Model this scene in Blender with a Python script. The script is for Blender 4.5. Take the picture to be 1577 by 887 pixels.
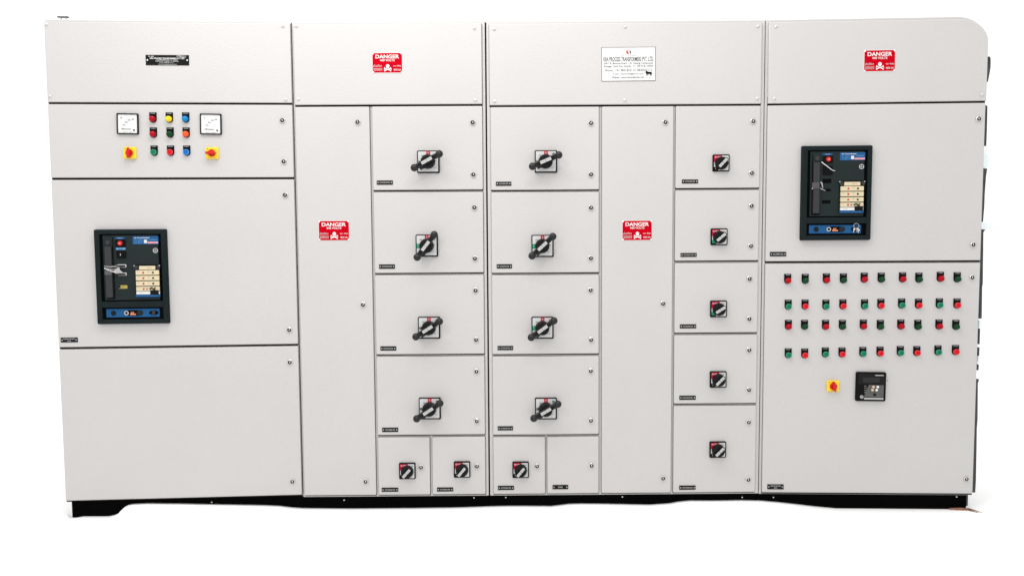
import bpy, math, random
from mathutils import Vector, Matrix
random.seed(4)
D2R = math.radians
scene = bpy.context.scene
for o in list(bpy.data.objects): bpy.data.objects.remove(o)

# ------------------------------------------------------------------ camera
PW, PH, FPX = 1577.0, 887.0, 1238.0
PITCH, YAW, ROLL = -0.06908927, 0.00499241, -0.00642513
GZ = 0.132
CAM = Vector((0, -3.72, 1.45 - GZ))
_f = Vector((math.sin(YAW)*math.cos(PITCH), math.cos(YAW)*math.cos(PITCH), math.sin(PITCH)))
_r = Vector((math.cos(YAW), -math.sin(YAW), 0)); _u = _r.cross(_f)
CR = _r*math.cos(ROLL) + _u*math.sin(ROLL); CU = -_r*math.sin(ROLL) + _u*math.cos(ROLL); CF = _f
cd = bpy.data.cameras.new("camera"); cam = bpy.data.objects.new("camera", cd); scene.collection.objects.link(cam)
cd.sensor_width = 36; cd.sensor_fit = 'HORIZONTAL'; cd.lens = FPX/PW*36; cd.clip_start = .05; cd.clip_end = 400
M = Matrix(((CR.x, CU.x, -CF.x, CAM.x), (CR.y, CU.y, -CF.y, CAM.y), (CR.z, CU.z, -CF.z, CAM.z), (0, 0, 0, 1)))
cam.matrix_world = M
scene.camera = cam

# ------------------------------------------------------------------ light
world = bpy.data.worlds.new("World"); scene.world = world; world.use_nodes = True
bg = world.node_tree.nodes['Background']; bg.inputs[0].default_value = (1, 1, 1, 1); bg.inputs[1].default_value = 1.12
def area(name, loc, target, sx, sy, power, col=(1, 1, 1)):
    l = bpy.data.lights.new(name, 'AREA'); l.shape = 'RECTANGLE'; l.size = sx; l.size_y = sy; l.energy = power; l.color = col
    o = bpy.data.objects.new(name, l); scene.collection.objects.link(o); o.location = loc
    o.rotation_euler = (Vector(target)-Vector(loc)).to_track_quat('-Z', 'Y').to_euler(); return o
area("ceiling_light_near", (-0.45, -1.25, 3.35), (-0.2, 0, 1.6), 2.4, .2, 30, (1, .985, .965))
area("ceiling_light_front", (-2.6, -4.4, 4.3), (0, 0, 1.2), .3, .2, 38, (1, .985, .97))
area("floor_fill_light", (-0.2, -1.3, 4.6), (-0.2, -1.1, 0), 9.5, 1.2, 78, (1, .99, .975))  # added fill that keeps the floor white, not a real ceiling fitting
scene.view_settings.view_transform = 'Standard'; scene.view_settings.look = 'None'
scene.view_settings.exposure = 0; scene.view_settings.gamma = 1
scene.render.engine = 'CYCLES'
scene.render.resolution_x = 1024; scene.render.resolution_y = 575

# ------------------------------------------------------------------ materials
def mat(name, col, rough=.5, metal=0., spec=.5, coat=0.):
    m = bpy.data.materials.new(name); m.use_nodes = True
    b = m.node_tree.nodes['Principled BSDF']
    b.inputs['Base Color'].default_value = (*col, 1); b.inputs['Roughness'].default_value = rough
    b.inputs['Metallic'].default_value = metal; b.inputs['Specular IOR Level'].default_value = spec
    b.inputs['Coat Weight'].default_value = coat
    return m
def noisy(m, scale, bump=.0, dist=.001, cvar=.0, cscale=3., rvar=0.):
    nt = m.node_tree; n = nt.nodes; b = n['Principled BSDF']
    tc = n.new('ShaderNodeTexCoord')
    if bump:
        t = n.new('ShaderNodeTexNoise'); t.inputs['Scale'].default_value = scale; t.inputs['Detail'].default_value = 3
        nt.links.new(tc.outputs['Object'], t.inputs['Vector'])
        bp = n.new('ShaderNodeBump'); bp.inputs['Strength'].default_value = bump; bp.inputs['Distance'].default_value = dist
        nt.links.new(t.outputs['Fac'], bp.inputs['Height']); nt.links.new(bp.outputs['Normal'], b.inputs['Normal'])
    if cvar:
        t2 = n.new('ShaderNodeTexNoise'); t2.inputs['Scale'].default_value = cscale; t2.inputs['Detail'].default_value = 5
        nt.links.new(tc.outputs['Object'], t2.inputs['Vector'])
        mx = n.new('ShaderNodeMix'); mx.data_type = 'RGBA'
        c = b.inputs['Base Color'].default_value[:3]
        mx.inputs['A'].default_value = (*[x*(1-cvar) for x in c], 1)
        mx.inputs['B'].default_value = (*[min(1, x*(1+cvar)) for x in c], 1)
        nt.links.new(t2.outputs['Fac'], mx.inputs['Factor']); nt.links.new(mx.outputs['Result'], b.inputs['Base Color'])
        if rvar:
            mr = n.new('ShaderNodeMapRange'); r = b.inputs['Roughness'].default_value
            mr.inputs['To Min'].default_value = r-rvar; mr.inputs['To Max'].default_value = r+rvar
            nt.links.new(t2.outputs['Fac'], mr.inputs['Value']); nt.links.new(mr.outputs['Result'], b.inputs['Roughness'])
    return m
PAINT = noisy(mat('powder_coat_grey', (.468, .455, .447), .38, 0, .45), 120, .42, .0024, .035, 2.5, .06)
FRAMEP = noisy(mat('powder_coat_frame', (.485, .471, .462), .42, 0, .4), 120, .3, .002, .02, 3)
GAPSHADE = mat('gap_shade_black', (.006, .0035, .003), .8, 0, .1)  # near-black that paints the shade in door and cabinet gaps
PLINTH = noisy(mat('black_plinth_paint', (.0015, .0015, .0015), .8, 0, .02), 60, .1, .001, .3, 8)
BLACK = mat('black_plastic', (.003, .003, .003), .5, 0, .08)
HANDLE = noisy(mat('charcoal_plastic', (.0085, .0078, .0095), .36, 0, .32), 500, .15, .0004, .2, 30)
HUBM = mat('hub_plastic', (.005, .005, .006), .4, 0, .15)
GREYL = mat('grey_label', (.45, .45, .44), .5)
WHITE = mat('white_print', (.70, .70, .69), .5, 0, .2)
PRINT = mat('grey_white_print', (.45, .45, .45), .5, 0, .2)
FACE = mat('white_face', (.53, .53, .53), .4, 0, .3)
DIAL = mat('dial_face', (.64, .64, .635), .35, 0, .3)
INK = mat('black_ink', (.006, .006, .006), .6, 0, .1)
INKG = mat('grey_ink', (.13, .13, .13), .6, 0, .1)
RED = mat('red_enamel', (.43, .0, .008), .5, 0, .03)
REDP = mat('red_print', (.42, .004, .03), .5, 0, .1)
GREENP = mat('green_print', (.01, .22, .12), .5, 0, .2)
CHROME = mat('nickel', (.62, .60, .59), .22, 1.)
CHROMED = mat('dark_metal', (.06, .05, .05), .35, 1.)
SCREWM = mat('zinc_screw', (.62, .61, .60), .3, .8)
YEL = mat('yellow_plastic', (.84, .58, .02), .4, 0, .25)
REDK = mat('red_knob_plastic', (.50, .004, .003), .3, 0, .35)
BRK = noisy(mat('dark_green_moulding', (.0030, .0078, .0090), .5, 0, .15), 400, .1, .0003, .25, 14)
BRKF = noisy(mat('dark_green_fascia', (.0065, .0125, .0130), .5, 0, .2), 400, .1, .0003, .2, 14)
BRKD = mat('black_recess', (.0015, .0015, .0018), .7, 0, .05)
GRIPM = mat('charcoal_grip', (.022, .023, .025), .45, 0, .3)
BLUE = mat('blue_label', (.008, .075, .20), .45, 0, .15)
BLUEL = mat('pale_blue_print', (.12, .30, .55), .5, 0, .2)
BEIGE = mat('cream_plastic', (.56, .48, .32), .45, 0, .3)
CREAMD = mat('cream_shadow_line', (.10, .08, .05), .6)
ORANGE = mat('orange_print', (.75, .22, .10), .5)
TAPE = mat('clear_tape', (.35, .34, .34), .15, 0, .6)
STEELW = mat('steel_wire', (.75, .74, .72), .25, .9)
RELAYF = noisy(mat('relay_fascia_grey', (.075, .078, .074), .5, 0, .3), 300, 0, .0001, .3, 40)
SCREEN = mat('dark_screen', (.0015, .0016, .0015), .12, 0, .4)
COPPER = mat('peach_button', (.62, .40, .26), .4)
PALE = mat('pale_blue_plastic', (.76, .84, .86), .5)
DARKT = noisy(mat('dark_mottled_grey', (.06, .065, .065), .6, 0, .1), 60, 0, .001, .6, 25)
WOOD = noisy(mat('splintered_wood', (.22, .10, .06), .8), 80, .6, .003, .6, 60)
def lensmat(name, col, rough=.18):
    m = mat(name, col, rough, 0, .13, 0); return m
LENS = {'red': lensmat('red_lens', (.34, .001, .008)), 'yellow': lensmat('yellow_lens', (.80, .55, .015)),
        'blue': lensmat('blue_lens', (.004, .19, .46)), 'green': lensmat('dark_green_lens', (.002, .042, .012)),
        'orange': lensmat('orange_lens', (.80, .09, .02))}
BTN = {'green': (lensmat('green_button', (.003, .14, .075), .4), lensmat('green_button_rim', (.03, .22, .14), .4)),
       'red': (lensmat('red_button', (.52, .003, .008), .4), lensmat('red_button_rim', (.58, .035, .045), .4)),
       'blue': (lensmat('blue_button', (.006, .10, .42), .4), lensmat('blue_button_rim', (.04, .20, .52), .4))}
GROUNDM = noisy(mat('white_floor', (.95, .95, .95), .9, 0, .1), 20, 0, .001, .01, 2)

# ------------------------------------------------------------------ mesh builder (x right, y into depth, z up)
def link(o, parent=None):
    scene.collection.objects.link(o)
    if parent is not None: o.parent = parent
    return o
def rrect(w, h, r, n=5, cx=0, cz=0):
    r = max(1e-5, min(r, w/2-1e-6, h/2-1e-6)); p = []
    for k, (sx, sz) in enumerate(((1, -1), (1, 1), (-1, 1), (-1, -1))):
        a0 = -math.pi/2 + k*math.pi/2
        for i in range(n+1):
            a = a0 + i*math.pi/2/n
            p.append((cx+sx*(w/2-r)+r*math.cos(a), cz+sz*(h/2-r)+r*math.sin(a)))
    return p
class MB:
    def __init__(s): s.v = []; s.f = []; s.m = []; s.mats = []
    def mi(s, m):
        if m not in s.mats: s.mats.append(m)
        return s.mats.index(m)
    def add(s, vs, fs, m):
        b = len(s.v); k = s.mi(m); s.v += [tuple(v) for v in vs]
        for f in fs: s.f.append(tuple(i+b for i in f)); s.m.append(k)
    def rings(s, rings, m, cap0=True, cap1=True):
        n = len(rings[0]); vs = [p for r in rings for p in r]; fs = []
        for k in range(len(rings)-1):
            for i in range(n):
                j = (i+1) % n; fs.append((k*n+i, k*n+j, (k+1)*n+j, (k+1)*n+i))
        if cap0: fs.append(tuple(range(n-1, -1, -1)))
        if cap1: fs.append(tuple((len(rings)-1)*n+i for i in range(n)))
        s.add(vs, fs, m)
    def slab(s, cx, cz, w, h, y0, y1, r=.0, c=.0, m=None, n=4):
        """rounded slab from back y0 to front y1 (y1<y0) with rounded front edge c"""
        R = [[(x, y0, z) for x, z in rrect(w, h, r, n, cx, cz)]]
        if c > 0:
            for q in range(4):
                a = q*math.pi/2/3
                ins = c*(1-math.cos(a)); yy = y1+c*(1-math.sin(a))
                R.append([(x, yy, z) for x, z in rrect(w-2*ins, h-2*ins, max(r-ins, .0002), n, cx, cz)])
        else: R.append([(x, y1, z) for x, z in rrect(w, h, r, n, cx, cz)])
        s.rings(R, m)
    def box(s, x0, x1, z0, z1, y0, y1, m): s.slab((x0+x1)/2, (z0+z1)/2, x1-x0, z1-z0, y0, y1, .0002, 0, m, 1)
    def prism(s, pts, y0, y1, m):
        s.rings([[(x, y0, z) for x, z in pts], [(x, y1, z) for x, z in pts]], m)
    def ring(s, outer, inner, y0, y1, m, yin=None):
        n = len(outer); yin = y0 if yin is None else yin
        vs = [(x, y0, z) for x, z in outer]+[(x, y1, z) for x, z in outer]+[(x, y1, z) for x, z in inner]+[(x, yin, z) for x, z in inner]
        fs = []
        for k in range(3):
            for i in range(n):
                j = (i+1) % n; fs.append((k*n+i, k*n+j, (k+1)*n+j, (k+1)*n+i))
        s.add(vs, fs, m)
    def lathe(s, prof, m, cx=0, cz=0, n=24, cap1=True):
        s.rings([[(cx+r*math.cos(2*math.pi*i/n), y, cz+r*math.sin(2*math.pi*i/n)) for i in range(n)] for r, y in prof], m, True, cap1)
    def sphere(s, c, r, m, n=16, k=10):
        R = []
        for j in range(1, k):
            a = math.pi*j/k
            R.append([(c[0]+r*math.sin(a)*math.cos(2*math.pi*i/n), c[1]+r*math.cos(a), c[2]+r*math.sin(a)*math.sin(2*math.pi*i/n)) for i in range(n)])
        s.rings(R, m)
    def tube(s, pts, r, m, n=8):
        R = []
        for i, p in enumerate(pts):
            p = Vector(p); t = (Vector(pts[min(i+1, len(pts)-1)])-Vector(pts[max(i-1, 0)])).normalized()
            a = t.cross(Vector((0.13, 1, .07))).normalized(); b = t.cross(a).normalized()
            rr = r[i] if isinstance(r, (list, tuple)) else r
            R.append([tuple(p+a*rr*math.cos(2*math.pi*k/n)+b*rr*math.sin(2*math.pi*k/n)) for k in range(n)])
        s.rings(R, m)
    def text(s, string, cx, cz, h, y, m, width=None, bold=0.0, spacing=1.0):
        vs, fs, (x0, x1, z0, z1) = text_geo(string, bold, spacing)
        k = h/(z1-z0); kx = k if width is None else width/(x1-x0)
        s.add([(cx+(x-(x0+x1)/2)*kx, y, cz+(z-(z0+z1)/2)*k) for x, z in vs], fs, m)
    def build(s, name, parent=None, loc=(0, 0, 0), smooth=True):
        me = bpy.data.meshes.new(name); me.from_pydata(s.v, [], s.f); 
        for m in s.mats: me.materials.append(m)
        me.polygons.foreach_set('material_index', s.m)
        me.update()
        if smooth:
            me.shade_smooth(); me.set_sharp_from_angle(angle=D2R(35))
            for p in me.polygons:
                if len(p.vertices) > 4: p.use_smooth = False
        o = bpy.data.objects.new(name, me); link(o, parent); o.location = loc
        return o
_tc = {}
def text_geo(string, bold, spacing):
    key = (string, bold, spacing)
    if key in _tc: return _tc[key]
    cu = bpy.data.curves.new('t', 'FONT'); cu.body = string; cu.size = 1; cu.offset = bold; cu.space_character = spacing
    cu.resolution_u = 3
    ob = bpy.data.objects.new('t', cu); scene.collection.objects.link(ob)
    dg = bpy.context.evaluated_depsgraph_get(); dg.update()
    me = bpy.data.meshes.new_from_object(ob.evaluated_get(dg))
    vs = [(v.co.x, v.co.y) for v in me.vertices]; fs = [tuple(p.vertices) for p in me.polygons]
    # front side must look towards -y
    bb = (min(v[0] for v in vs), max(v[0] for v in vs), min(v[1] for v in vs), max(v[1] for v in vs))
    bpy.data.objects.remove(ob); bpy.data.meshes.remove(me); bpy.data.curves.remove(cu)
    _tc[key] = (vs, fs, bb); return _tc[key]

# ------------------------------------------------------------------ measured layout of the switchboard front
X = {"A0": -2.0603, "A1": -.97631, "B1": -.09435, "Bc0": -.61589, "Bc1": -.11212, "C1": 1.18163, "Cc0": -.07469,
     "Cc1": .42216, "Cd0": .77411, "Cd1": 1.16120, "D1": 2.17514}
Z = {"BtA": .21615, "BtB": .21019, "BtC": .20997, "BtD": .20813, "TA": 2.40925, "TB": 2.40698, "TC": 2.4059, "TD": 2.40599,
     "s1A": 2.04128, "s1B": 2.0317, "s1C": 2.02567, "s1D": 2.02607, "sa2": 1.70455, "sa3": .93498, "sb2": 1.64227, "sb3": 1.26111,
     "sb4": .8819, "sb5": .50073, "sc2": 1.64288, "sc3": 1.30875, "sc4": .97334, "sc5": .63947, "sd2": 1.30361}
Z = {k: v-GZ for k, v in Z.items()}
YA, YD = .0554654, .045040
def cabinet(name, label, origin, rot):
    e = bpy.data.objects.new(name, None); link(e); e.location = origin; e.rotation_euler = (0, 0, rot)
    e.empty_display_size = .1
    e['label'] = label; e['category'] = 'switchboard cabinet'; e['group'] = 'switchboard cabinets bolted in one row'
    return e
GROUPW = {'A': X['A1']-X['A0'], 'B': X['B1']-X['A1'], 'C': X['C1']-X['B1'], 'D': X['D1']-X['C1']}
oA = Vector((X['A1']-GROUPW['A']*math.cos(YA), -GROUPW['A']*math.sin(YA), 0))
CAB = {
 'A': cabinet('switchboard_cabinet', 'grey end cabinet with two white dial meters above a large black breaker', oA, YA),
 'B': cabinet('switchboard_cabinet', 'narrow grey cabinet with tall plain door left of one column of handle switches', (X['A1'], 0, 0), 0),
 'C': cabinet('switchboard_cabinet', 'widest grey cabinet with white company plate and switch columns either side of tall door', (X['B1'], 0, 0), 0),
 'D': cabinet('switchboard_cabinet', 'grey end cabinet with forty red and green lamps and buttons below a black breaker', (X['C1'], 0, 0), -YD)}
OR = {k: CAB[k].location.copy() for k in CAB}
UX = {'A': Vector((math.cos(YA), math.sin(YA), 0)), 'B': Vector((1, 0, 0)), 'C': Vector((1, 0, 0)), 'D': Vector((math.cos(YD), -math.sin(YD), 0))}
def at(c, px, py, y=0.0):
    """place measured on the photograph -> cabinet coordinates (x, z) on the front plane moved to depth y"""
    d = CF + CR*((px-PW/2)/FPX) + CU*((PH/2-py)/FPX)
    ux = UX[c]; n = Vector((-ux.y, ux.x, 0))          # depth direction
    p0 = OR[c] + n*y
    t = (p0-CAM).dot(n)/d.dot(n); P = CAM+d*t
    return (P-OR[c]).dot(ux), P.z
def rect(c, x0, y0, x1, y1, y=0.0):
    pts = [at(c, a, b, y) for a, b in ((x0, y0), (x1, y0), (x1, y1), (x0, y1))]
    cx = sum(p[0] for p in pts)/4; cz = sum(p[1] for p in pts)/4
    w = (pts[1][0]+pts[2][0]-pts[0][0]-pts[3][0])/2; h = (pts[0][1]+pts[1][1]-pts[2][1]-pts[3][1])/2
    return cx, cz, w, h

YF = .012          # frame face lies this far behind the door faces
# ------------------------------------------------------------------ setting

# ------------------------------------------------------------------ bodies and plinths
def body(c, corner=0.0):
    W = GROUPW[c]; zt = Z['T'+c]; zb = Z['Bt'+c]-.002
    x0, x1 = {'A': .001, 'B': .0012, 'C': .0034, 'D': .001}[c], W-{'A': .0012, 'B': .0034, 'C': .001, 'D': .001}[c]
    if c == 'D': x1 = W-.001
    b = MB()
    if corner:
        pts = [(x0, zb), (x1, zb)]
        rx, rz = corner
        for i in range(15):
            a = i*math.pi/2/14
            pts.append((x1-rx+rx*math.cos(a), zt-rz+rz*math.sin(a)))
        pts.append((x0, zt)); 
        n = len(pts); cx = sum(p[0] for p in pts)/n; cz = sum(p[1] for p in pts)/n
        b.rings([[(x, .62, z) for x, z in pts], [(x, YF+.003, z) for x, z in pts], [(x+(-.002 if x > cx else .002), YF, z+(-.002 if z > cz else .002)) for x, z in pts]], FRAMEP)
    else:
        b.slab((x0+x1)/2, (zb+zt)/2, x1-x0, zt-zb, .62, YF, .002, .003, FRAMEP)
    b.build('body', CAB[c])
    if c != 'D':
        s = MB(); s.box(W-.004, W+.004, Z['Bt'+c]+.01, zt-.004, .4, YF+.004, GAPSHADE); s.build('joint_shade_strip', CAB[c])  # added dark strip: shade of the gap, stops light showing through
body('A'); body('B'); body('C'); body('D', (.135, .115))

RIM = []
def plinth(c, prof, x0, x1):
    """straight black base channel standing on the floor; a made-up white floor ridge hides its foot (prof = where the ridge edge lies)"""
    b = MB(); b.slab((x0+x1)/2, (Z['Bt'+c]-.002+.0006)/2, x1-x0, Z['Bt'+c]-.002-.0006, .33, .03, .0006, .001, PLINTH)
    for px, py in prof:
        x, z = at(c, px, py, .026)
        RIM.append((OR[c]+UX[c]*x, max(z, .001), c))
    return b.build('plinth', CAB[c], smooth=False)
def sub(pts, k=4):
    out = []
    for (a, b), (c, d) in zip(pts[:-1], pts[1:]):
        for i in range(k): 
            t = i/k; out.append((a+(c-a)*t, b+(d-b)*t))
    return out+[pts[-1]]
plA = plinth('A', [(105, 790), (106.5, 795.5), (110, 797.5), (115, 797.8), (121, 796), (128, 794.6), (150, 794.6), (168, 794.4), (178, 792), (187, 787.5), (191, 783), (193, 779.5), (198, 776.3), (206, 774.9), (227, 773.9), (270, 774.4), (311, 775.3), (360, 776.2), (409, 777.2), (431, 778.3), (450, 780.7), (466, 781.8)], .014, GROUPW['A'])
plB = plinth('B', [(468, 781.8), (500, 782.2), (546, 782.6), (600, 782), (645, 781.6), (694, 781), (720, 780.2), (754, 779)], .0005, GROUPW['B'])
plC = plinth('C', [(755, 779), (780, 778.3), (810, 778.2), (849, 778.6), (862, 777), (876, 775.2), (895, 774.6), (930, 775), (970, 775.8), (1000, 776.4), (1031, 774.2), (1045, 771.6), (1062, 769.8), (1100, 770), (1140, 769.3), (1170, 770)], .0005, GROUPW['C']-.0005)
plD = plinth('D', [(1171, 770), (1199, 772.5), (1225, 775.4), (1254, 779), (1290, 782.6), (1322, 785.5), (1357, 786.8), (1384, 786.8), (1394, 785.8), (1425, 786.8), (1460, 786.8), (1493, 786.6)], .0005, GROUPW['D']-.018)
# floor, with an added white ridge that masks the foot of the base
RIM.sort(key=lambda t: t[0].x)
def cabxy(x, y):
    """point at depth y (cabinet-front coordinates) below world x of the bent row"""
    if x < X['A1']: return (x, -math.tan(YA)*(X['A1']-x)+y)
    if x > X['C1']: return (x, -math.tan(YD)*(x-X['C1'])+y)
    return (x, y)
def rimz(x):
    if x < RIM[0][0].x-.02 or x > RIM[-1][0].x+.02: return 0.0
    for (p, z, _), (q, w_, _) in zip(RIM[:-1], RIM[1:]):
        if p.x <= x <= q.x: return z+(w_-z)*(x-p.x)/max(1e-6, q.x-p.x)
    return 0.0
xs = [-60, -20, -6, -3, -2.4]+[-2.2+i*4.6/460 for i in range(461)]+[2.6, 3.2, 6, 20, 60]
ys = [(-60, 0), (-8, 0), (-2, 0), (-.7, 0), (-.5, .0), (-.38, .03), (-.28, .10), (-.2, .24), (-.14, .42), (-.09, .63), (-.05, .81), (-.02, .93), (.005, .99), (.028, 1.0), (.030, .5), (.034, .0), (.4, 0), (1, 0), (8, 0), (60, 0)]
g = MB(); vs = []
for y_, k_ in ys:
    for x_ in xs:
        px_, py_ = cabxy(x_, y_) if abs(y_) < 1 and abs(x_) < 2.5 else (x_, y_)
        vs.append((px_, py_, rimz(x_)*k_))
nx = len(xs)
g.add(vs, [(j*nx+i, j*nx+i+1, (j+1)*nx+i+1, (j+1)*nx+i) for j in range(len(ys)-1) for i in range(nx-1)], GROUNDM)
go = g.build('floor', smooth=False)
for p in go.data.polygons: p.use_smooth = True
go['kind'] = 'structure'
# small bolt heads along the plinth
bolt = MB(); bolt.lathe([(.004, .032), (.004, .028), (.0025, .0265)], CHROME, n=10); bme = None
def put(proto, parent, x, z, y=0., name=None, rot=None, subs=True, label=None):
    """copy of a prototype part (with its sub-parts) put on a cabinet"""
    o = proto.copy(); link(o, parent); o.location = (x, y, z)
    if rot is not None: o.rotation_euler = (0, rot, 0)
    if label: o['label'] = label
    for ch in proto.children:
        d = ch.copy(); link(d, o)
    return o
PROTOS = []
def proto(mb, name, **k):
    o = mb.build(name, None, **k); PROTOS.append(o); return o
boltp = proto(bolt, 'bolt_head')
for c, pl, px, py in (('A', plA, 326, 772.8), ('B', plB, 530, 769.5), ('B', plB, 730, 766), ('C', plC, 779, 765.4), ('C', plC, 958.5, 764.5),
                      ('C', plC, 1143, 765.2), ('D', plD, 1191, 765.3), ('D', plD, 1473, 764.5)):
    x, z = at(c, px, py, .03); put(boltp, pl, x, z)
# grey return at the open right end of the base
e = MB(); W = GROUPW['D']; e.slab(W-.013, .045, .009, .06, .30, .034, .001, 0, DARKT); e.build('plinth_end_plate', CAB['D'])

# ------------------------------------------------------------------ locks and screws (sub-parts)
lk = MB()
lk.lathe([(.0135, .001), (.0135, -.002), (.0128, -.0045), (.0112, -.0058), (.0096, -.0058), (.0088, -.0045)], CHROME, n=26, cap1=False)
lk.lathe([(.0089, -.001), (.0089, -.0022)], CHROMED, n=20)
lk.slab(0, .0015, .0045, .010, -.0022, -.0056, .001, .0008, CHROME)
lk.slab(0, -.003, .010, .0042, -.0022, -.0042, .001, .0006, CHROMED)
lockp = proto(lk, 'lock')
sc = MB(); sc.lathe([(.0072, .0005), (.0072, -.0012), (.0065, -.0032), (.0045, -.0046), (.0018, -.0052)], SCREWM, n=18)
sc.slab(0, 0, .0075, .0012, -.0045, -.0054, .0002, 0, CHROMED)
screwp = proto(sc, 'screw')

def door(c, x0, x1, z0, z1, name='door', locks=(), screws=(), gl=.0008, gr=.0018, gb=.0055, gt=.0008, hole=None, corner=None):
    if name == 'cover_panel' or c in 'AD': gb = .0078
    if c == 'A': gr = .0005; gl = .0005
    b = MB(); W, H = x1-x0, z1-z0; cx, cz = (x0+x1)/2, (z0+z1)/2
    if corner:
        rx, rz = corner; R = []
        def outl(i):
            p = [(x0+i, z0+i), (x1-i, z0+i)]
            for k in range(17):
                a = k*math.pi/2/16
                p.append((x1-rx+(rx-i)*math.cos(a), z1-rz+(rz-i)*math.sin(a)))
            return p+[(x0+i, z1-i)]
        R = [[(x, YF-.0025, z) for x, z in outl(0)]]
        for q in range(4):
            a = q*math.pi/6; R.append([(x, .004*(1-math.sin(a)), z) for x, z in outl(.004*(1-math.cos(a)))])
        b.rings(R, PAINT)
    else:
        b.slab(cx, cz, W, H, YF-.0025, 0, .004, .0035, PAINT)
    o = b.build(name, CAB[c])
    if not corner:
        gk = MB(); gk.slab(cx+(gr-gl)/2, cz+(gt-gb)/2, W+gl+gr, H+gt+gb, YF+.001, YF-.0024, .003, 0, GAPSHADE); gk.build('edge_shade_line', o)  # black rim painted in as the shade line around the panel edge
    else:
        gk = MB(); gk.box(x0-gl, x1-.002, z0-gb, z0+.03, YF+.001, YF-.0024, GAPSHADE); gk.build('edge_shade_line', o)  # same painted shade line, only along the lower edge
    for px, py in locks:
        x, z = at(c, px, py); put(lockp, o, x, z, rot=random.uniform(-.5, .5))
    for px, py in screws:
        x, z = at(c, px, py); put(screwp, o, x, z, rot=random.uniform(0, 3))
    return o
W = GROUPW['A']; T = Z['TA']; s1 = Z['s1A']
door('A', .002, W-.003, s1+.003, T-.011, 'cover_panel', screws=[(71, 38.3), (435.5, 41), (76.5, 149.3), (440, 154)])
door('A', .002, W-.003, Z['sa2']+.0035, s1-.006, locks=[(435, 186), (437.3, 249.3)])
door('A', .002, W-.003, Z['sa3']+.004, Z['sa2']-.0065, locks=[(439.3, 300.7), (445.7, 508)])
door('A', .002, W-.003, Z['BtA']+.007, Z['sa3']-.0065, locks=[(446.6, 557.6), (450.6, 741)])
W = GROUPW['B']; T = Z['TB']; s1 = Z['s1B']; b0 = X['A1']; zb = Z['BtB']+.009
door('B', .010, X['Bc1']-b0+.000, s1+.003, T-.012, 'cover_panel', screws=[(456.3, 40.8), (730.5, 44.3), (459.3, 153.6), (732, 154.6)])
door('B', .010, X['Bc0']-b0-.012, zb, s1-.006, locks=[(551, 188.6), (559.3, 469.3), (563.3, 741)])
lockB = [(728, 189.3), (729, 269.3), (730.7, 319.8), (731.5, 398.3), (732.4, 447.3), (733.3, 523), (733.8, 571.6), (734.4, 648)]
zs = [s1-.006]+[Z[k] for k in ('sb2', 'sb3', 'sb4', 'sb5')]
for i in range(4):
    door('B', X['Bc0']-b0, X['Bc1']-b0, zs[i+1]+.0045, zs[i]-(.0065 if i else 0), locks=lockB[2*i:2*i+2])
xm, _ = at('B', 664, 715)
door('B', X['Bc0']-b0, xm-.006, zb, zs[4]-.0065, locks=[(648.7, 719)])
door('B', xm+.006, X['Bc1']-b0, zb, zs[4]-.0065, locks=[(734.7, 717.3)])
W = GROUPW['C']; T = Z['TC']; s1 = Z['s1C']; b0 = X['B1']; zb = Z['BtC']+.009
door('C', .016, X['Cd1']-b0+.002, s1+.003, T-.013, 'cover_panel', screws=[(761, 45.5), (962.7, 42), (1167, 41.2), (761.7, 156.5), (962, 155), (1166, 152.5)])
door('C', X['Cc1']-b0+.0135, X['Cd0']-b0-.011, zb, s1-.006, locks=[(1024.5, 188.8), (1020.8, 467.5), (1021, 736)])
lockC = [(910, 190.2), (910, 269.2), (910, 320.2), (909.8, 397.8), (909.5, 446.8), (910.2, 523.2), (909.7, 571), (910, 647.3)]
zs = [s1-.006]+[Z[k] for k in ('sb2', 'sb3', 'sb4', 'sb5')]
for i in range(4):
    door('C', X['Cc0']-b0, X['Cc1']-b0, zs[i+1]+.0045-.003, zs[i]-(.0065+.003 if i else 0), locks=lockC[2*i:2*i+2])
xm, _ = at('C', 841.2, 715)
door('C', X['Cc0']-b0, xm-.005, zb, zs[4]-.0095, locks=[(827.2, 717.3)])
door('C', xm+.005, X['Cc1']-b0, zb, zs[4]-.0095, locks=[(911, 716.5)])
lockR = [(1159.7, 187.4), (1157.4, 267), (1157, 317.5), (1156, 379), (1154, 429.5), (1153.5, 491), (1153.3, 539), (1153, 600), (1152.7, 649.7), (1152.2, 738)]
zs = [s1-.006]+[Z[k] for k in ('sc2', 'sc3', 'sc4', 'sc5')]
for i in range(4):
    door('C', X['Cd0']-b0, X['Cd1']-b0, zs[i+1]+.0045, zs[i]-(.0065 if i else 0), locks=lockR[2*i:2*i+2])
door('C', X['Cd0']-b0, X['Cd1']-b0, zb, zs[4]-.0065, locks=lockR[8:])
W = GROUPW['D']; T = Z['TD']; s1 = Z['s1D']; zb = Z['BtD']+.009
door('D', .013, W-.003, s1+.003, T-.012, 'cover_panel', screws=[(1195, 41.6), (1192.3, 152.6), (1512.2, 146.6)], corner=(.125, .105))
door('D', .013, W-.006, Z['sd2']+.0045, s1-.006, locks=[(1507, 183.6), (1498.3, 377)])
door('D', .013, W-.006, zb, Z['sd2']-.0065, locks=[(1496.6, 427.4), (1488, 737.2)])

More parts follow.
